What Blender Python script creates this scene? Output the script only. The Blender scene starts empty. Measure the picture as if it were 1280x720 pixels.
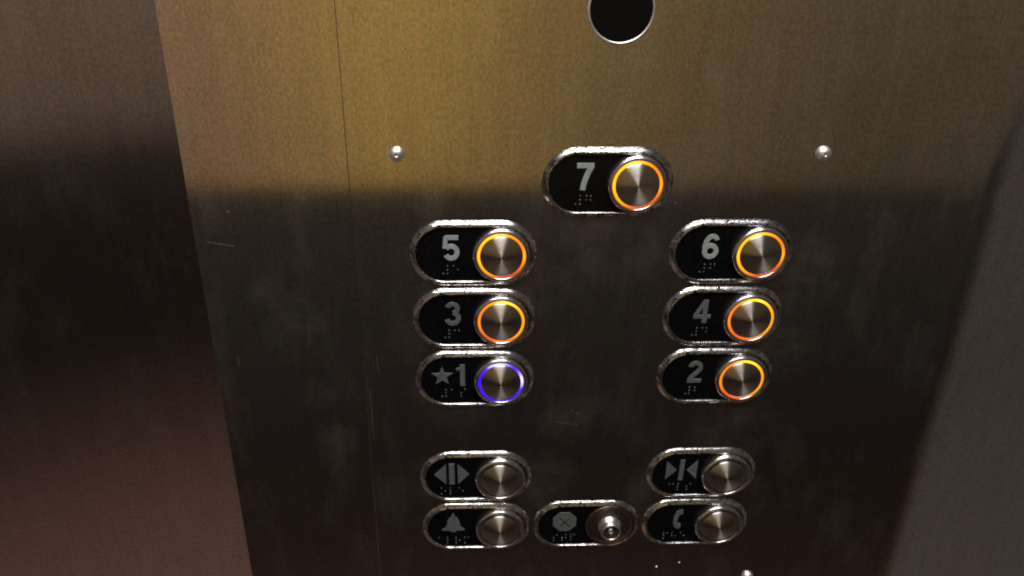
import bpy, bmesh, math, random
import numpy as np
from mathutils import Matrix, Vector
random.seed(4)
PI = math.pi
MM = 0.001
S = bpy.context.scene
COL = S.collection

# ------------------------------------------------------------------ helpers
def tag(o, label=None, cat=None, group=None, kind=None):
    if label: o['label'] = label
    if cat: o['category'] = cat
    if group: o['group'] = group
    if kind: o['kind'] = kind
    return o

def link(name, me, mat=None, parent=None, smooth=True):
    o = bpy.data.objects.new(name, me)
    COL.objects.link(o)
    if mat and not me.materials: me.materials.append(mat)
    if parent: o.parent = parent
    if smooth:
        for p in me.polygons: p.use_smooth = p.area < 0.003
    return o

def mesh(name, verts, faces):
    me = bpy.data.meshes.new(name)
    me.from_pydata([tuple(c * MM for c in v) for v in verts], [], faces)
    bm = bmesh.new(); bm.from_mesh(me)
    bmesh.ops.recalc_face_normals(bm, faces=bm.faces)
    bm.to_mesh(me); bm.free()
    return me

def lathe(name, prof, cx=0, cy=0, n=72, close=False):
    """prof: list of (r, z) from outside in."""
    V, F, rings = [], [], []
    for r, z in prof:
        if r < 1e-6:
            V.append((cx, cy, z)); rings.append([len(V) - 1] * n)
        else:
            rings.append([len(V) + k for k in range(n)])
            V += [(cx + r * math.cos(2 * PI * k / n), cy + r * math.sin(2 * PI * k / n), z) for k in range(n)]
    for a, b in zip(rings[:-1], rings[1:]):
        for k in range(n):
            k2 = (k + 1) % n
            f = [a[k], a[k2], b[k2], b[k]]
            g = []
            for i in f:
                if i not in g: g.append(i)
            if len(g) > 2: F.append(g)
    return mesh(name, V, F)

def stadium(x0, x1, r, n=40):
    P = []
    for k in range(n + 1):
        a = -PI / 2 + PI * k / n
        P.append((x1 + r * math.cos(a), r * math.sin(a)))
    for j in range(1, 24): P.append((x1 + (x0 - x1) * j / 24, r))
    for k in range(n + 1):
        a = PI / 2 + PI * k / n
        P.append((x0 + r * math.cos(a), r * math.sin(a)))
    for j in range(1, 24): P.append((x0 + (x1 - x0) * j / 24, -r))
    return P

def sweep_stadium(name, x0, x1, R, prof, cap=False):
    V, F, rings = [], [], []
    prof = [(o_ * 1.15, z_) for o_, z_ in prof]
    for off, z in prof:
        P = stadium(x0, x1, R - off)
        rings.append(range(len(V), len(V) + len(P)))
        V += [(x, y, z) for x, y in P]
    n = len(rings[0])
    for a, b in zip(rings[:-1], rings[1:]):
        for k in range(n):
            k2 = (k + 1) % n
            F.append((a[k], a[k2], b[k2], b[k]))
    if cap: F.append(tuple(rings[-1]))
    return mesh(name, V, F)

def extrude(name, polys, z0, z1, bev=0.12):
    """polys: list of closed 2D outlines, each a raised prism with a small chamfer."""
    V, F = [], []
    for q, P in enumerate(polys):
        area = sum(P[i][0] * P[(i + 1) % len(P)][1] - P[(i + 1) % len(P)][0] * P[i][1] for i in range(len(P)))
        if area < 0: P = P[::-1]
        zz = z1 + q * 0.012
        n = len(P)
        ins = []
        for i in range(n):
            a = Vector(P[i - 1]); b = Vector(P[i]); c = Vector(P[(i + 1) % n])
            d1 = (b - a).normalized(); d2 = (c - b).normalized()
            n1 = Vector((-d1.y, d1.x)); n2 = Vector((-d2.y, d2.x))
            m = n1 + n2
            m = m / max(0.5, m.length_squared / 2) if m.length > 1e-6 else n1
            ins.append(b + m * bev)
        base = len(V)
        V += [(x, y, z0) for x, y in P] + [(x, y, zz - bev) for x, y in P] + [(v.x, v.y, zz) for v in ins]
        for i in range(n):
            j = (i + 1) % n
            F.append((base + i, base + j, base + n + j, base + n + i))
            F.append((base + n + i, base + n + j, base + 2 * n + j, base + 2 * n + i))
        F.append(tuple(base + 2 * n + i for i in range(n)))
    me = bpy.data.meshes.new(name)
    me.from_pydata([tuple(c * MM for c in v) for v in V], [], F)
    return me

def stroke(pts, w):
    """thick open polyline -> closed outline with flat ends"""
    L, Rr = [], []
    n = len(pts)
    for i in range(n):
        p = Vector(pts[i])
        d1 = (p - Vector(pts[i - 1])).normalized() if i > 0 else None
        d2 = (Vector(pts[i + 1]) - p).normalized() if i < n - 1 else None
        if d1 is None: d1 = d2
        if d2 is None: d2 = d1
        n1 = Vector((-d1.y, d1.x)); n2 = Vector((-d2.y, d2.x))
        m = n1 + n2; m = m / max(0.6, m.length_squared / 2)
        L.append(tuple(p + m * w / 2)); Rr.append(tuple(p - m * w / 2))
    return L + Rr[::-1]

def arc(cx, cy, rx, ry, a0, a1, n=20):
    return [(cx + rx * math.cos(math.radians(a0 + (a1 - a0) * k / n)),
             cy + ry * math.sin(math.radians(a0 + (a1 - a0) * k / n))) for k in range(n + 1)]

# ------------------------------------------------------------------ materials
def newmat(name):
    m = bpy.data.materials.new(name); m.use_nodes = True
    nt = m.node_tree; b = nt.nodes['Principled BSDF']
    return m, nt, b

def N(nt, t, **k):
    n = nt.nodes.new(t)
    for a, v in k.items(): setattr(n, a, v)
    return n

def noise(nt, scale, vec_scale=(1, 1, 1), detail=3, coord='Object', rot=(0, 0, 0), rough=0.5, loc=(0, 0, 0)):
    tc = N(nt, 'ShaderNodeTexCoord'); mp = N(nt, 'ShaderNodeMapping')
    mp.inputs['Scale'].default_value = vec_scale; mp.inputs['Rotation'].default_value = rot
    mp.inputs['Location'].default_value = loc
    nt.links.new(tc.outputs[coord], mp.inputs['Vector'])
    t = N(nt, 'ShaderNodeTexNoise'); t.inputs['Scale'].default_value = scale
    t.inputs['Detail'].default_value = detail; t.inputs['Roughness'].default_value = rough
    nt.links.new(mp.outputs[0], t.inputs['Vector'])
    return t.outputs['Fac']

def ramp(nt, fac, stops, interp='LINEAR'):
    r = N(nt, 'ShaderNodeValToRGB'); cr = r.color_ramp; cr.interpolation = interp
    while len(cr.elements) < len(stops): cr.elements.new(0.5)
    for e, (p, c) in zip(cr.elements, stops):
        e.position = p; e.color = (c, c, c, 1) if isinstance(c, (int, float)) else (*c, 1)
    if fac is not None: nt.links.new(fac, r.inputs['Fac'])
    return r.outputs['Color']

def math_(nt, op, a, b=None, c=None, clamp=False):
    n = N(nt, 'ShaderNodeMath', operation=op, use_clamp=clamp)
    for i, v in enumerate((a, b, c)):
        if v is None: continue
        if isinstance(v, (int, float)): n.inputs[i].default_value = v
        else: nt.links.new(v, n.inputs[i])
    return n.outputs[0]

def mixc(nt, fac, a, b, mode='MIX'):
    n = N(nt, 'ShaderNodeMix', data_type='RGBA', blend_type=mode)
    for s, v in ((n.inputs[0], fac), (n.inputs[6], a), (n.inputs[7], b)):
        if isinstance(v, (int, float)): s.default_value = v
        elif isinstance(v, tuple): s.default_value = (*v, 1)
        else: nt.links.new(v, s)
    return n.outputs[2]

def bump(nt, h, strength, dist):
    n = N(nt, 'ShaderNodeBump'); n.inputs['Strength'].default_value = strength
    n.inputs['Distance'].default_value = dist
    nt.links.new(h, n.inputs['Height'])
    return n.outputs[0]

SMUDGES = [(-42, -178, 24), (-38, -55, 18), (-66, -57, 34), (-92, -120, 26), (-100, -180, 24), (20, -200, 26), (-12, -20, 40), (4, -35, 22),
           (88, -95, 22), (92, -50, 26), (66, -150, 30), (34, 52, 9), (-170, -75, 16), (-158, -150, 14), (-166, -120, 12), (-30, -140, 20), (-14, -130, 8), (-185, -60, 14)]
def brushed(name, col, rough, aniso=0.85, grime=1.0, seed=0.0, tangent=(1, 0, 0)):
    """sheet steel brushed vertically, with smears and faint stains"""
    m, nt, b = newmat(name)
    fine = noise(nt, 1.0, (900, 900, 45), 4, rough=0.7, loc=(seed, 0, 0))      # grain
    mid = noise(nt, 1.0, (170, 170, 9), 3, loc=(seed + 3, 0, 0))
    speck = noise(nt, 760.0, (1, 1, 0.6), 2, rough=0.8)
    smear = noise(nt, 9.0, (1, 1, 0.55), 5, rough=0.62, loc=(seed, 0, 1.3))
    smear2 = noise(nt, 34.0, (1, 1, 0.4), 6, rough=0.7, loc=(seed, 0, 4.1))
    b.inputs['Metallic'].default_value = 1.0
    g = math_(nt, 'MULTIPLY_ADD', fine, 0.28, 0.84)
    g = math_(nt, 'MULTIPLY_ADD', math_(nt, 'SUBTRACT', mid, 0.5), 0.26, g)
    g = math_(nt, 'MULTIPLY_ADD', math_(nt, 'SUBTRACT', speck, 0.5), 1.3, g)
    mott = noise(nt, 60.0, (1, 1, 1), 4, rough=0.75)
    g = math_(nt, 'MULTIPLY_ADD', math_(nt, 'SUBTRACT', mott, 0.5), 0.35, g)
    hue = noise(nt, 380.0, (1, 1, 1), 3, rough=0.7, loc=(9, 2, 5))
    tint = mixc(nt, ramp(nt, hue, [(0.35, 0.0), (0.65, 1.0)]), (1.10, 0.94, 0.94), (0.91, 1.04, 1.02))
    base = mixc(nt, 1.0, mixc(nt, 1.0, tint, tuple(col), 'MULTIPLY'), (1, 1, 1), 'MULTIPLY')
    gm = N(nt, 'ShaderNodeCombineXYZ')
    for i in range(3): nt.links.new(g, gm.inputs[i])
    base = mixc(nt, 1.0, base, gm.outputs[0], 'MULTIPLY')
    nt.links.new(base, b.inputs['Base Color'])
    r1 = math_(nt, 'MULTIPLY', ramp(nt, smear, [(0.42, 0.0), (0.72, 1.0)]), 0.03 * grime)
    r2 = math_(nt, 'MULTIPLY', ramp(nt, smear2, [(0.54, 0.0), (0.72, 1.0)]), 0.05 * grime)
    rr = math_(nt, 'ADD', math_(nt, 'ADD', r1, r2), rough)
    nt.links.new(rr, b.inputs['Roughness'])
    b.inputs['Anisotropic'].default_value = aniso
    cv = N(nt, 'ShaderNodeCombineXYZ')
    for i in range(3): cv.inputs[i].default_value = tangent[i]
    nt.links.new(cv.outputs[0], b.inputs['Tangent'])
    h = fine
    nt.links.new(bump(nt, h, 0.10, 0.00010), b.inputs['Normal'])
    # thin film of finger grease: weak diffuse haze
    d = N(nt, 'ShaderNodeBsdfDiffuse'); d.inputs['Color'].default_value = (0.30, 0.28, 0.25, 1)
    mx = N(nt, 'ShaderNodeMixShader')
    blotch = None
    tcb = N(nt, 'ShaderNodeTexCoord')
    wv = noise(nt, 55.0, (1, 1, 1), 4, rough=0.65, loc=(2, 1, 7))
    for bx_, bz_, br_ in SMUDGES:
        ds = N(nt, 'ShaderNodeVectorMath', operation='DISTANCE')
        nt.links.new(tcb.outputs['Object'], ds.inputs[0]); ds.inputs[1].default_value = (bx_ * MM, 0, bz_ * MM)
        t_ = math_(nt, 'SUBTRACT', 1.0, math_(nt, 'DIVIDE', ds.outputs['Value'], br_ * MM), clamp=True)
        blotch = t_ if blotch is None else math_(nt, 'MAXIMUM', blotch, t_)
    blotch = math_(nt, 'MULTIPLY', math_(nt, 'SMOOTH_MIN', blotch, 0.5, 0.3), ramp(nt, wv, [(0.38, 0.0), (0.66, 1.0)]))
    f = math_(nt, 'MULTIPLY_ADD', ramp(nt, smear2, [(0.5, 0.0), (0.8, 1.0)]), 0.06 * grime, 0.006)
    f = math_(nt, 'MULTIPLY_ADD', blotch, 0.095 * max(0.0, grime - 0.6) * 2.5, f)
    nt.links.new(f, mx.inputs[0]); nt.links.new(b.outputs[0], mx.inputs[1]); nt.links.new(d.outputs[0], mx.inputs[2])
    nt.links.new(mx.outputs[0], nt.nodes['Material Output'].inputs['Surface'])
    return m

def radial_steel(name, col, rough, aniso, axis='Z', streak=True):
    m, nt, b = newmat(name)
    b.inputs['Metallic'].default_value = 1.0
    sp = noise(nt, 700.0, (1, 1, 1), 3, rough=0.8)
    g = math_(nt, 'MULTIPLY_ADD', sp, 0.5, 0.75)
    gm = N(nt, 'ShaderNodeCombineXYZ')
    for i in range(3): nt.links.new(g, gm.inputs[i])
    nt.links.new(mixc(nt, 1.0, tuple(col), gm.outputs[0], 'MULTIPLY'), b.inputs['Base Color'])
    sm = noise(nt, 160.0, (1, 1, 1), 4)
    nt.links.new(math_(nt, 'MULTIPLY_ADD', sm, 0.16, rough - 0.08), b.inputs['Roughness'])
    b.inputs['Anisotropic'].default_value = aniso
    t = N(nt, 'ShaderNodeTangent', direction_type='RADIAL', axis=axis)
    b.inputs['Anisotropic Rotation'].default_value = 0.25
    nt.links.new(t.outputs[0], b.inputs['Tangent'])
    nt.links.new(bump(nt, sp, 0.15, 0.0001), b.inputs['Normal'])
    return m

def worn_chrome(name, wear):
    m, nt, b = newmat(name)
    b.inputs['Metallic'].default_value = 1.0
    w1 = noise(nt, 420.0, (1, 1, 1), 5, rough=0.7, coord='Object')
    oi = N(nt, 'ShaderNodeObjectInfo')
    t = N(nt, 'ShaderNodeTexNoise'); t.noise_dimensions = '4D'
    tc = N(nt, 'ShaderNodeTexCoord'); nt.links.new(tc.outputs['Object'], t.inputs['Vector'])
    nt.links.new(math_(nt, 'MULTIPLY', oi.outputs['Random'], 50.0), t.inputs['W'])
    t.inputs['Scale'].default_value = 260.0; t.inputs['Detail'].default_value = 5; t.inputs['Roughness'].default_value = 0.72
    f = t.outputs['Fac']
    grime = ramp(nt, f, [(0.50 - 0.10 * wear, 0.0), (0.60 - 0.06 * wear, 1.0)])
    pit = ramp(nt, w1, [(0.38 + 0.03 * wear, 1.0), (0.42 + 0.04 * wear, 0.0)])
    col = mixc(nt, grime, (0.74, 0.74, 0.745), (0.24, 0.235, 0.24))
    col = mixc(nt, pit, col, (0.03, 0.03, 0.03))
    nt.links.new(col, b.inputs['Base Color'])
    nt.links.new(math_(nt, 'MULTIPLY_ADD', grime, 0.16, 0.13), b.inputs['Roughness'])
    hh = math_(nt, 'ADD', math_(nt, 'MULTIPLY', w1, 0.5), f)
    nt.links.new(bump(nt, hh, 0.4, 0.0003), b.inputs['Normal'])
    return m

def simple(name, col, rough, metal=0.0, spec=0.5, nz=0.0, coat=0.0):
    m, nt, b = newmat(name)
    b.inputs['Base Color'].default_value = (*col, 1); b.inputs['Roughness'].default_value = rough
    b.inputs['Metallic'].default_value = metal; b.inputs['Specular IOR Level'].default_value = spec
    f = noise(nt, 500.0, (1, 1, 1), 4, rough=0.7)
    c = mixc(nt, ramp(nt, f, [(0.35, 0.0), (0.7, 1.0)]), tuple(x * (1 - nz) for x in col), tuple(min(1, x * (1 + nz)) for x in col))
    nt.links.new(c, b.inputs['Base Color'])
    nt.links.new(math_(nt, 'MULTIPLY_ADD', f, 0.2, max(0.02, rough - 0.1)), b.inputs['Roughness'])
    return m

def halo(name, stops, lo, hi, ang, seed):
    """light-pipe ring: two LEDs behind it make it brighter on one side"""
    m, nt, b = newmat(name)
    tc = N(nt, 'ShaderNodeTexCoord'); sx = N(nt, 'ShaderNodeSeparateXYZ')
    nt.links.new(tc.outputs['Object'], sx.inputs[0])
    a = math_(nt, 'ARCTAN2', sx.outputs[1], sx.outputs[0])
    c1 = math_(nt, 'COSINE', math_(nt, 'SUBTRACT', a, math.radians(ang)))
    c2 = math_(nt, 'COSINE', math_(nt, 'MULTIPLY_ADD', a, 3.0, seed))
    f = math_(nt, 'MULTIPLY_ADD', c1, 0.36, 0.5)
    f = math_(nt, 'MULTIPLY_ADD', c2, 0.16, f, clamp=True)
    pk = math_(nt, 'POWER', math_(nt, 'MULTIPLY_ADD', math_(nt, 'COSINE', math_(nt, 'MULTIPLY_ADD', a, 2.0, seed * 2 - 1.2)), 0.5, 0.5), 10.0)
    b.inputs['Base Color'].default_value = (*[x * 0.5 for x in stops[0][1]], 1)
    b.inputs['Roughness'].default_value = 0.25
    nt.links.new(ramp(nt, f, stops), b.inputs['Emission Color'])
    nt.links.new(math_(nt, 'MULTIPLY_ADD', pk, 0.9, math_(nt, 'MULTIPLY_ADD', f, hi - lo, lo)), b.inputs['Emission Strength'])
    return m

STEEL = (0.62, 0.585, 0.55)
M_panel = brushed('brushed_steel', STEEL, 0.10)
M_return = brushed('brushed_steel_return', STEEL, 0.10, seed=7.0)
M_door = brushed('brushed_steel_door', (0.56, 0.53, 0.515), 0.14, grime=0.6, seed=13.0)
M_chrome = worn_chrome('worn_chrome', 0.35)
M_chrome2 = worn_chrome('scuffed_chrome', 0.75)
M_collar = radial_steel('collar_steel', (0.62, 0.60, 0.60), 0.26, 0.5)
M_cap = radial_steel('turned_steel', (0.52, 0.49, 0.465), 0.35, 0.95)
M_black = simple('black_acrylic', (0.003, 0.003, 0.0035), 0.16, spec=0.22, nz=0.3)
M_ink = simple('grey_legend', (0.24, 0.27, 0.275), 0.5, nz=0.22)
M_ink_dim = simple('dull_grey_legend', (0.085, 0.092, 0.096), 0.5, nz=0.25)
M_dot = simple('raised_dots', (0.035, 0.035, 0.035), 0.2, spec=0.8, nz=0.3)
M_gap = simple('dark_gap', (0.012, 0.010, 0.009), 0.5)
M_unlit = simple('unlit_ring', (0.03, 0.026, 0.022), 0.35, nz=0.3)
M_void = simple('black_void', (0.0015, 0.0015, 0.0015), 0.6, spec=0.1)
M_screw = simple('polished_screw', (0.95, 0.94, 0.93), 0.42, metal=1.0, nz=0.1)
M_dish = simple('dull_dish', (0.24, 0.185, 0.165), 0.34, metal=1.0, nz=0.35)  # reddish reflection on the dish is tinted into its colour
M_lock = simple('lock_steel', (0.62, 0.59, 0.56), 0.33, metal=1.0, nz=0.25)
M_lockdark = simple('lock_face', (0.03, 0.027, 0.025), 0.4, metal=0.6, nz=0.3)
M_cross = simple('engraved_dark', (0.02, 0.02, 0.02), 0.6)
AMB = [(0.0, (1.0, 0.12, 0.012)), (0.35, (1.0, 0.24, 0.008)), (0.7, (1.0, 0.43, 0.006)), (1.0, (1.0, 0.55, 0.02))]
M_amber = halo('amber_light', AMB, 0.6, 1.7, 125, 0.6)
M_amber2 = halo('amber_light_right', AMB, 0.6, 1.6, 60, 2.4)
M_blue = halo('blue_light', [(0.0, (0.012, 0.004, 1.0)), (0.5, (0.10, 0.008, 1.0)), (0.70, (0.12, 0.03, 1.0)), (0.84, (0.55, 0.55, 1.0)), (1.0, (0.7, 0.75, 1.0))], 0.6, 1.5, 60, 0.4)

# ------------------------------------------------------------------ wall sheets
def bar_sheet(name, x0, x1, z0, z1, y0, depth, bev, mat):
    bm = bmesh.new()
    bmesh.ops.create_cube(bm, size=1.0)
    for v in bm.verts:
        v.co = Vector(((x0 + x1) / 2 + v.co.x * (x1 - x0), y0 + depth / 2 + v.co.y * depth, (z0 + z1) / 2 + v.co.z * (z1 - z0))) * MM
    bmesh.ops.bevel(bm, geom=[e for e in bm.edges], offset=bev * MM, segments=4, affect='EDGES', profile=0.5)
    me = bpy.data.meshes.new(name); bm.to_mesh(me); bm.free()
    o = link(name, me, mat)
    return o

ZB, ZT = -620, 420
o = bar_sheet('return_panel', -217.8, -139.92, ZB, ZT, 0, 24, 0.12, M_return)
tag(o, 'narrow brushed steel strip between the darker door leaf and the button panel', 'panel')

def bent_panel():
    # profile in plan: flat sheet, soft inside bend, then a return running towards the viewer
    P = [(-139.9, 24), (-139.9, 0.26), (-139.83, 0.08), (-139.65, 0.0), (-139.55, 0.0), (-139.45, 0.0), (-139.2, 0.0)]
    for k in range(1, 30): P.append((-139.1 + (174 + 139.1) * k / 30, 0.0))
    R, phi = 55.0, math.radians(BEND)
    x0 = 174.0
    n = 20
    for k in range(n + 1):
        a = phi * k / n
        P.append((x0 + R * math.sin(a), R * (1 - math.cos(a))))
    ex, ey = P[-1]
    for k in range(1, 5): P.append((ex + 70 * k * math.cos(phi), ey + 70 * k * math.sin(phi)))
    P.append((P[-1][0] + 20, P[-1][1] + 20))
    Zs = [ZB + (ZT - ZB) * k / 26 for k in range(27)]
    V, F = [], []
    for z in Zs: V += [(x, y, z) for x, y in P]
    n = len(P)
    for j in range(len(Zs) - 1):
        for i in range(n - 1):
            F.append((j * n + i, j * n + i + 1, (j + 1) * n + i + 1, (j + 1) * n + i))
    me = bpy.data.meshes.new('control_panel')
    me.from_pydata([tuple(c * MM for c in v) for v in V], [], F)
    return me
BEND = 24
o = link('control_panel', bent_panel(), M_panel)
tag(o, 'wide brushed steel elevator panel carrying all the round buttons', 'panel')

# door leaf left of the strip: slightly turned away, set a little behind its edge
DY = 12.0
def door():
    th = math.radians(DY)
    bm = bmesh.new(); bmesh.ops.create_cube(bm, size=1.0)
    for v in bm.verts:
        v.co = Vector((-350 + v.co.x * 700, 10 + v.co.y * 20, (ZB + ZT) / 2 + v.co.z * (ZT - ZB))) * MM
    bmesh.ops.bevel(bm, geom=[e for e in bm.edges], offset=1.0 * MM, segments=3, affect='EDGES')
    me = bpy.data.meshes.new('door_leaf'); bm.to_mesh(me); bm.free()
    o = link('door_leaf', me, M_door)
    o.rotation_euler = (0, 0, -th)
    o.location = Vector((-217.2, 2.2, 0)) * MM
    return o
tag(door(), 'dark brushed steel door leaf left of the narrow strip', 'door')

# ------------------------------------------------------------------ geometry of the button layout (mm)
D, GAP = 37.1, 66.2
ROW = [0, -D, -2 * D, -3 * D, -3 * D - GAP, -4 * D - GAP]
XC = 66.0
XL, XR, RB = -28.6, 0.4, 17.85

bezel_prof = [(0.0, 0.0), (0.06, 0.3), (0.35, 0.72), (0.95, 1.3), (1.55, 1.82), (2.0, 2.1), (2.4, 2.15), (2.75, 1.85), (2.9, 1.4), (2.95, 0.6)]
bezel_me = sweep_stadium('bezel', XL, XR, RB, bezel_prof)
plate_me = sweep_stadium('face_plate', XL, XR, RB, [(2.6, 0.2), (2.7, 0.9), (2.8, 0.95)], cap=True)
collar_me = lathe('collar', [(14.45, 0.9), (14.45, 3.4), (14.3, 4.0), (13.9, 4.45), (13.3, 4.72), (12.8, 4.78), (12.45, 4.66), (12.2, 4.35), (12.1, 3.4)])
halo_me = lathe('light_ring', [(12.1, 3.7), (11.95, 4.2), (11.7, 4.4), (11.2, 4.42), (10.9, 4.1)])
gap_me = lathe('shadow_gap', [(12.1, 3.6), (10.0, 3.6)])
cap_me = lathe('cap', [(10.9, 3.6), (10.9, 4.45), (10.8, 4.68), (10.5, 4.86), (9.9, 5.08), (8.8, 5.38), (7.2, 5.74), (5.4, 6.1), (3.6, 6.42), (1.8, 6.7), (0, 6.92)], n=96)

def braille_me(cells, cx, cy, s=1.0):
    pitch, cell = 2.1 * s, 5.2 * s
    V, F = [], []
    for q, dots in enumerate(cells):
        ox = cx + (q - (len(cells) - 1) / 2) * cell
        for d in dots:
            px = ox + (-pitch / 2 if d <= 3 else pitch / 2)
            py = cy + pitch * (1 - (d - 1) % 3)
            b = len(V); nn = 10; r = 0.55 * s
            for ring, (rr, z) in enumerate([(r, 0.95), (r * 0.92, 1.2), (r * 0.55, 1.42)]):
                V += [(px + rr * math.cos(2 * PI * k / nn), py + rr * math.sin(2 * PI * k / nn), z) for k in range(nn)]
            V.append((px, py, 1.48))
            for ring in range(2):
                for k in range(nn):
                    k2 = (k + 1) % nn
                    F.append((b + ring * nn + k, b + ring * nn + k2, b + (ring + 1) * nn + k2, b + (ring + 1) * nn + k))
            for k in range(nn): F.append((b + 2 * nn + k, b + 2 * nn + (k + 1) % nn, b + 3 * nn))
    return mesh('braille', V, F)

BR = {'1': [1], '2': [1, 2], '3': [1, 4], '4': [1, 4, 5], '5': [1, 5], '6': [1, 2, 4], '7': [1, 2, 4, 5]}
NUMSIGN = [3, 4, 5, 6]

# numerals as heavy strokes in a 0.6 x 1 box centred on 0
def digit(ch):
    w = 0.185
    if ch == '7': return [stroke([(-.31, .405), (.30, .405)], .19), stroke([(.215, .40), (.10, .16), (.0, -.10), (-.055, -.30), (-.075, -.5)], .20)]
    if ch == '5': return [stroke([(-.21, .41), (.27, .41)], .18), stroke([(-.185, .44), (-.235, -.02)], .17),
                          stroke(arc(0.0, -.165, .215, .24, 148, -152, 30), w)]
    if ch == '3': return [stroke(arc(-.005, .225, .195, .185, 165, -85, 26), .18), stroke(arc(-.005, -.185, .225, .225, 88, -165, 30), .185)]
    if ch == '1': return [stroke([(.05, .5), (.05, -.5)], .20), stroke([(-.20, .27), (-.06, .31), (.03, .40)], .13)]
    if ch == '6':
        o_ = arc(0, -.18, .215, .225, -180, 180, 40)
        return [stroke(o_, w), stroke(arc(.04, -.02, .255, .43, 58, 196, 26), w), stroke(arc(.02, .22, .20, .19, 12, 70, 10), .17)]
    if ch == '4': return [stroke([(.10, .5), (.10, -.5)], .19), stroke([(-.34, -.215), (.33, -.215)], .17), stroke([(.06, .44), (-.265, -.16)], .155)]
    if ch == '2': return [stroke(arc(.0, .205, .20, .205, 172, -28, 24) + [(.07, -.03), (-.12, -.22), (-.20, -.37)], w), stroke([(-.29, -.41), (.29, -.41)], .18)]
def place(polys, cx, cy, sx, sy=None):
    sy = sy or sx
    return [[(cx + x * sx, cy + y * sy) for x, y in P] for P in polys]

def star(cx, cy, r):
    P = []
    for k in range(10):
        rr = r if k % 2 == 0 else r * 0.42
        a = PI / 2 + k * PI / 5
        P.append((cx + rr * math.cos(a), cy + rr * math.sin(a)))
    return P

Z0, Z1 = 0.9, 1.35
legend = {}
for ch in '765432':
    h = 13.7
    legend[ch] = [('number', extrude('number', place(digit(ch), -25.3, 3.4, h), Z0, Z1), None)]
legend['1'] = [('star', extrude('star', [star(-31.8, 2.6, 6.1)], Z0, Z1), None),
               ('number', extrude('number', place(digit('1'), -21.4, 3.0, 13.5), Z0, Z1), None)]
legend['open'] = [('arrow', extrude('arrow', [[(-38.2, 2.6), (-31.2, -4.4), (-31.2, 9.6)]], Z0, Z1), None),
                  ('bar', extrude('bar', [[(-29.6, -4.6), (-26.4, -4.6), (-26.4, 10.2), (-29.6, 10.2)]], Z0, Z1), None),
                  ('arrow', extrude('arrow', [[(-17.8, 2.6), (-24.6, 9.6), (-24.6, -4.4)]], Z0, Z1), None)]
legend['close'] = [('arrow', extrude('arrow', [[(-29.0, 3.0), (-35.2, 9.6), (-35.2, -3.6)]], Z0, Z1), None),
                   ('bar', extrude('bar', [[(-27.6, -4.4), (-24.9, -4.4), (-24.5, 10.2), (-27.2, 10.2)]], Z0, Z1), None),
                   ('arrow', extrude('arrow', [[(-23.0, 3.0), (-17.0, -3.6), (-17.0, 9.6)]], Z0, Z1), None)]
bellP = [(-7.0, -6.0), (-6.9, -4.6), (-5.2, -3.5), (-4.2, -1.2), (-3.6, 2.4), (-2.4, 4.6), (-1.0, 5.8), (-0.9, 7.4), (0, 8.4), (0.9, 7.4),
         (1.0, 5.8), (2.4, 4.6), (3.6, 2.4), (4.2, -1.2), (5.2, -3.5), (6.9, -4.6), (7.0, -6.0), (2.0, -6.0), (1.2, -7.2), (-1.2, -7.2), (-2.0, -6.0)]
legend['bell'] = [('bell_symbol', extrude('bell_symbol', [[(x * .95 - 27.9, y * .92 + 3.4) for x, y in bellP]], Z0, Z1), None)]
ph = [(2.6, 7.4), (0.6, 7.8), (-1.8, 6.2), (-3.0, 3.2), (-3.3, 0.0), (-3.0, -3.2), (-1.6, -6.0), (0.8, -7.6), (2.8, -7.0), (3.2, -4.6),
      (2.4, -3.2), (0.8, -3.4), (0.1, -1.8), (-0.1, 0.4), (0.2, 2.4), (1.0, 3.6), (2.4, 3.5), (3.1, 5.2)]
legend['phone'] = [('handset_symbol', extrude('handset_symbol', [[(x * .82 + y * .06 - 24.6, y * .97 + 3.2) for x, y in ph]], Z0, Z1), None)]
octo = [(-27.2 + 7.6 * math.cos(PI / 8 + k * PI / 4), 3.0 + 7.6 * math.sin(PI / 8 + k * PI / 4)) for k in range(8)]
legend['stop'] = [('octagon', extrude('octagon', [octo], Z0, Z1), None),
                  ('cross', extrude('cross', [stroke([(-30.4, 6.0), (-23.8, -.6)], .9), stroke([(-29.6, -.2), (-24.6, 5.6)], .8)], Z1 - .1, Z1 + .06, bev=0.03), M_cross)]

br = {ch: ('br', [NUMSIGN, BR[ch]], -25.8, -8.6) for ch in '765432'}
br['1'] = ('br', [[3, 4, 5, 6], [1], [2, 3, 4]], -25.8, -8.2)
br['open'] = ('br', [[1, 3, 5], [1, 2, 3], [1, 5]], -28, -9.4)
br['close'] = ('br', [[1, 4], [1, 2, 3], [2, 3, 4]], -26, -9.4)
br['bell'] = ('br', [[1], [1, 2, 3], [1, 2, 3, 5], [1, 3, 4]], -28, -9.8)
br['phone'] = ('br', [[1, 2, 3, 4], [1, 2, 5], [1, 5]], -26, -9.6)
br['stop'] = ('br', [[2, 3, 4], [2, 3, 4, 5], [1, 2, 3, 4]], -27.2, -9.4)

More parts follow.
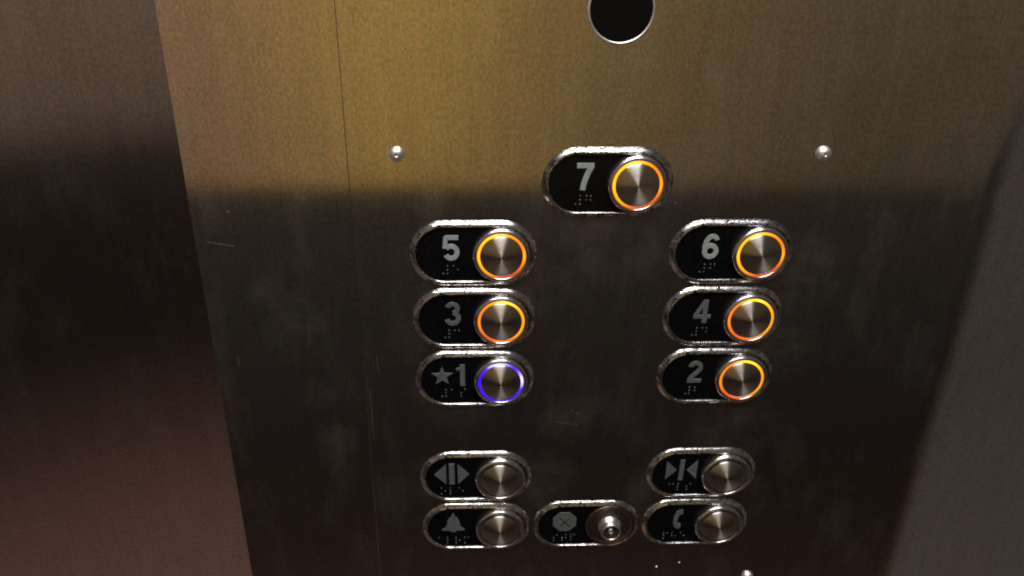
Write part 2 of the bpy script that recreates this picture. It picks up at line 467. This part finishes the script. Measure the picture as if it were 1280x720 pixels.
GROUP = 'round elevator buttons on black oblong plates'
def unit(key, col, row, label, light, bez, ink, spin=0):
    e = bpy.data.objects.new('elevator_button' if key != 'stop' else 'key_switch', None)
    COL.objects.link(e); e.empty_display_size = 0.01
    e.location = (col * XC * MM, 0, ROW[row] * MM)
    e.rotation_euler = (PI / 2, 0, 0)
    if key != 'stop': tag(e, label, 'button', GROUP)
    else: tag(e, label, 'key switch')
    link('bezel', bezel_me.copy(), bez, e)
    link('face_plate', plate_me.copy(), M_black, e, smooth=False)
    for nm, me, mt in legend[key]:
        link(nm, me, mt or ink, e, smooth=False)
    _, cells, cx, cy = br[key]
    link('braille', braille_me(cells, cx, cy), M_dot, e)
    if key != 'stop':
        b = link('push_button', cap_me.copy(), M_cap, e)
        b.rotation_euler = (0, 0, spin)
        link('collar', collar_me.copy(), M_collar, b)
        if light: link('light_ring', halo_me.copy(), light, b)
        else: link('unlit_halo', halo_low.copy(), M_unlit, b)
    else:
        dish = link('dish', lathe('dish', [(14.6, 0.9), (14.6, 1.6), (14.3, 2.0), (13.8, 2.05), (13.3, 1.7), (10.5, 1.75), (7.0, 2.0), (5.4, 2.0)]), M_dish, e)
        barrel = link('lock_barrel', lathe('lock_barrel', [(7.2, 1.9), (7.0, 3.2), (6.5, 3.3), (6.2, 7.9), (6.0, 8.5), (5.4, 8.7), (4.9, 8.5), (4.8, 7.9)]), M_lock, e)
        link('lock_face', lathe('lock_face', [(4.85, 7.8), (3.3, 7.3), (2.8, 6.2), (2.0, 6.2)]), M_lockdark, barrel)
        link('keyway', lathe('keyway', [(2.3, 6.2), (2.2, 7.4), (1.9, 7.6), (1.1, 7.6), (1.0, 6.8), (0, 6.8)]), M_lock, barrel)
    return e
halo_low = lathe('unlit_halo', [(12.12, 3.9), (11.4, 3.7), (10.65, 3.9)])  # dark ring of the unlit buttons, between collar and cap

unit('7', 0, 0, 'amber lit button on a plate numbered 7, highest of all', M_amber, M_chrome2, M_ink)
unit('5', -1, 1, 'amber lit button on a plate numbered 5', M_amber, M_chrome, M_ink)
unit('6', 1, 1, 'amber lit button on a plate numbered 6', M_amber, M_chrome2, M_ink)
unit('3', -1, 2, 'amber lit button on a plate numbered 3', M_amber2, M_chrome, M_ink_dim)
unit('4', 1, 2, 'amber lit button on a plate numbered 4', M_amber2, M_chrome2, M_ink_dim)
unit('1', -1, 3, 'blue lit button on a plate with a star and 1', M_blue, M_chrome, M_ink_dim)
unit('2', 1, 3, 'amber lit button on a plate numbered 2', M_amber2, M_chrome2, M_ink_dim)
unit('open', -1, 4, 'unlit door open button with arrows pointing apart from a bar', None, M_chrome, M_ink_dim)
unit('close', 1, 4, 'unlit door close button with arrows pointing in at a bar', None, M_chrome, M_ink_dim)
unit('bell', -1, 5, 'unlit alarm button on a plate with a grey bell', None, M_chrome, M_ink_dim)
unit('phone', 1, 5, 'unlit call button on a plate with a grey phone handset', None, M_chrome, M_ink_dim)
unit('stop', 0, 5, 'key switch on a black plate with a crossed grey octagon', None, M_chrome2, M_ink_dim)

# faint scratches in the sheets
M_scr = simple('scratch_steel', (0.42, 0.41, 0.40), 0.5, metal=1.0, nz=0.3)
def scratch(parent, pts, w):
    V, F = [], []
    P = stroke(pts, w); n = len(pts)
    L_, R_ = P[:n], P[n:][::-1]
    for (ax, az), (bx_, bz_) in zip(L_, R_): V += [(ax, -0.012, az), ((ax + bx_) / 2, -0.05, (az + bz_) / 2), (bx_, -0.012, bz_)]
    for i in range(n - 1):
        for k in range(2): F.append((3 * i + k, 3 * i + k + 1, 3 * i + 4 + k, 3 * i + 3 + k))
    link('scratch', mesh('scratch', V, F), M_scr, parent)
ctrl, strip = bpy.data.objects['control_panel'], bpy.data.objects['return_panel']
for pts, w in [([(-212, -30), (-206, -31.2), (-199, -32.5)], .22), ([(-200, -14), (-198.6, -14.4)], .7), ([(-206, -96), (-205.6, -101)], .2),
               ([(-167.5, -72), (-166.6, -88)], .12)]:
    scratch(strip, pts, w)
for pts, w in [([(-132.6, -96), (-132.0, -107)], .18), ([(-137.5, -118), (-137.3, -150)], .18), ([(-23.5, -134.5), (-21.5, -135.2)], .5),
               ([(-26.5, -133.2), (-25.5, -133.4)], .5), ([(-34, -140), (-22, -143)], .12), ([(20, -10), (21, -11)], .4), ([(128, -30), (131, -36)], .14)]:
    scratch(ctrl, pts, w)

# ------------------------------------------------------------------ screws, round opening, specks
def at_panel(x, z, name):
    e = bpy.data.objects.new(name, None); COL.objects.link(e)
    e.empty_display_size = 0.01
    e.location = (x * MM, 0, z * MM); e.rotation_euler = (PI / 2, 0, 0)
    return e
def screw(x, z, label):
    me = lathe('screw', [(3.7, 0.0), (3.7, 0.7), (3.45, 1.4), (2.9, 2.1), (2.1, 2.65), (1.3, 2.95), (0.75, 3.05), (0.6, 2.7), (0, 2.65)], n=40)
    o = link('screw', me, M_screw)
    o.location = (x * MM, 0, z * MM); o.rotation_euler = (PI / 2, 0, 0)
    tag(o, label, 'screw', 'polished screws holding the panel')
screw(-116.0, 14.6, 'shiny domed screw on the golden sheen up and left of the 5 button')
screw(90.8, 14.6, 'shiny domed screw up and right of the 6 button')
screw(90.8, -259.5, 'shiny domed screw cut by the bottom edge, below the phone button')

HX, HZ = -12.8, 80.7
e = at_panel(HX, HZ, 'round_window')
tag(e, 'black round window with thin chrome rim above the 7 button', 'window')
link('rim', lathe('rim', [(15.3, 0.0), (15.25, 0.6), (15.0, 1.0), (14.6, 1.15), (14.15, 0.9), (14.0, 0.3)], n=96), M_screw, e)
link('dark_lens', lathe('dark_lens', [(14.1, 0.5), (8, 0.48), (0, 0.46)], n=96), M_void, e)

for x, z, r, lab in [(32.0, -250.2, 0.75, 'tiny pale bead under the phone button, left one of two'),
                     (46.2, -247.2, 0.6, 'tiny pale bead under the phone button, right one of two')]:
    o = link('pale_speck', lathe('pale_speck', [(r, 0), (r * .85, .4 * r), (r * .4, .7 * r), (0, .8 * r)], n=12), M_screw)  # small pale dome on the sheet
    o.location = (x * MM, 0, z * MM); o.rotation_euler = (PI / 2, 0, 0)
    tag(o, lab, 'speck')

# ------------------------------------------------------------------ surroundings: reflections of the unseen cabin painted into the world colour
W = bpy.data.worlds.new('World'); S.world = W; W.use_nodes = True
nt = W.node_tree; bg = nt.nodes['Background']
tc = N(nt, 'ShaderNodeTexCoord'); sp = N(nt, 'ShaderNodeSeparateXYZ')
nt.links.new(tc.outputs['Generated'], sp.inputs[0])
dx, dy, dz = sp.outputs
hyp = math_(nt, 'SQRT', math_(nt, 'ADD', math_(nt, 'MULTIPLY', dx, dx), math_(nt, 'MULTIPLY', dy, dy)))
A = math_(nt, 'MULTIPLY', math_(nt, 'ARCTAN2', math_(nt, 'MULTIPLY', dx, -1.0), math_(nt, 'MULTIPLY', dy, -1.0)), 180 / PI)   # degrees left of straight back
vy = math_(nt, 'DIVIDE', dz, math_(nt, 'MAXIMUM', math_(nt, 'MULTIPLY', dy, -1.0), 0.05))
vh = math_(nt, 'DIVIDE', dz, math_(nt, 'MAXIMUM', hyp, 0.05))
def maprange(v, a, b, c=0.0, d=1.0, smooth=False):
    n = N(nt, 'ShaderNodeMapRange'); n.clamp = True
    if smooth: n.interpolation_type = 'SMOOTHSTEP'
    nt.links.new(v, n.inputs[0])
    for i, x in enumerate((a, b, c, d)): n.inputs[i + 1].default_value = x
    return n.outputs[0]
def srgb(r, g, b, k=1.0):
    f = lambda c: ((c / 255 + .055) / 1.055) ** 2.4 if c > 10 else c / 255 / 12.92
    return tuple(f(c) * k for c in (r, g, b))
K = 1.75
# rear wall glow painted for the panel to reflect: golden left, dull right
an = maprange(A, -45, 45)
pA = lambda a: (a + 45) / 90
wall = ramp(nt, an, [(pA(-40), srgb(66, 57, 46, K)), (pA(-27), srgb(66, 57, 45, K)), (pA(-14), srgb(86, 73, 50, K)), (pA(-4), srgb(110, 90, 54, K)),
                     (pA(6), srgb(140, 115, 60, K)), (pA(12), srgb(128, 104, 62, K)), (pA(18), srgb(113, 89, 65, K)), (pA(30), srgb(104, 84, 67, K)), (pA(40), srgb(70, 58, 48, K))])
low = ramp(nt, maprange(vy, -1.4, -0.33), [(0.0, srgb(56, 40, 34, K)), (0.30, srgb(40, 28, 24, K)), (0.42, srgb(31, 22, 19, K)), (0.6, srgb(25, 20, 18, K)), (0.85, srgb(33, 30, 27, K)), (1.0, srgb(42, 37, 32, K))])
low = mixc(nt, 1.0, low, (0.86, 0.84, 0.86), 'MULTIPLY')
lowdim = mixc(nt, maprange(A, 0, -30), low, mixc(nt, 0.75, low, (0.72, 0.72, 0.70), 'MULTIPLY'))
wall = mixc(nt, maprange(vy, -0.10, -0.30), wall, mixc(nt, 1.0, wall, (0.78, 0.77, 0.80), 'MULTIPLY'))
front = mixc(nt, maprange(vy, -0.338, -0.312, smooth=True), lowdim, wall)
# light and dark bands painted for the door leaf to mirror
dtop = ramp(nt, maprange(vh, -0.27, 0.3), [(0.0, srgb(66, 56, 46, K)), (0.35, srgb(88, 73, 63, K)), (1.0, srgb(88, 74, 64, K))])
dlow = ramp(nt, maprange(vh, -1.1, -0.27), [(0.0, srgb(84, 64, 56, K)), (0.22, srgb(80, 60, 52, K)), (0.42, srgb(68, 50, 42, K)), (0.58, srgb(46, 33, 27, K)), (0.74, srgb(20, 14, 12, K)), (0.92, srgb(20, 15, 13, K)), (1.0, srgb(28, 22, 19, K))])
side = mixc(nt, maprange(vh, -0.27, -0.20, smooth=True), dlow, dtop)
# grey bands painted for the bent return to mirror
ret = ramp(nt, maprange(vh, -1.2, 0.2), [(0.0, srgb(64, 56, 50, K)), (0.5, srgb(53, 46, 43, K)), (1.0, srgb(66, 58, 52, K))])
c = mixc(nt, maprange(A, 33, 40, smooth=True), front, side)
c = mixc(nt, maprange(A, 66, 72, smooth=True), c, ret)
c = mixc(nt, maprange(A, 110, 130), c, (0.006, 0.005, 0.004))
right = ramp(nt, maprange(vh, -1.2, 0.2), [(0.0, srgb(64, 56, 53, K)), (0.5, srgb(50, 45, 43, K)), (1.0, srgb(62, 55, 49, K))])
c = mixc(nt, maprange(A, -44, -68, smooth=True), c, right)
c = mixc(nt, maprange(A, -110, -130), c, (0.006, 0.005, 0.004))
up = maprange(dz, 0.30, 0.62, smooth=True)
c = mixc(nt, up, c, (0.07, 0.068, 0.066))
nt.links.new(c, bg.inputs['Color']); bg.inputs['Strength'].default_value = 1.0

def area(name, loc, target, sx, sy, power, col):
    L = bpy.data.lights.new(name, 'AREA'); L.shape = 'RECTANGLE'; L.size = sx; L.size_y = sy
    L.energy = power; L.color = col
    o = bpy.data.objects.new(name, L); COL.objects.link(o)
    o.location = loc
    o.rotation_euler = (Vector(target) - Vector(loc)).to_track_quat('-Z', 'Y').to_euler()
    return o
area('ceiling_light', (-0.08, -0.62, 1.15), (0, 0, -0.1), 0.85, 0.42, 24.0, (1.0, 0.97, 0.95))
area('ceiling_spot_light', (-0.62, -0.75, 1.10), (0, 0, -0.1), 0.10, 0.10, 2.6, (1.0, 0.93, 0.84))
#area('low_light', (0.35, -0.5, -1.3), (0, 0, -0.1), 0.10, 0.06, 0.05, (1.0, 0.92, 0.85))

# ------------------------------------------------------------------ camera
cam = bpy.data.cameras.new('camera'); co = bpy.data.objects.new('camera', cam); COL.objects.link(co)
p, y, r = (math.radians(a) for a in (25.21, 2.56, 0.64))
f = Vector((math.sin(y) * math.cos(p), math.cos(y) * math.cos(p), -math.sin(p)))
r0 = Vector((math.cos(y), -math.sin(y), 0)); u0 = r0.cross(f)
rt = r0 * math.cos(r) + u0 * math.sin(r); upv = -r0 * math.sin(r) + u0 * math.cos(r)
co.matrix_world = Matrix(((rt.x, upv.x, -f.x, -0.0771), (rt.y, upv.y, -f.y, -0.3744), (rt.z, upv.z, -f.z, 0.1198), (0, 0, 0, 1)))
cam.sensor_width = 36; cam.lens = 36 * 1000 / 1280; cam.clip_start = 0.01; cam.clip_end = 50
S.camera = co

S.view_settings.view_transform = 'Standard'; S.view_settings.look = 'None'
S.view_settings.exposure = 0; S.view_settings.gamma = 1
S.cycles.max_bounces = 6
S.cycles.filter_width = 2.0
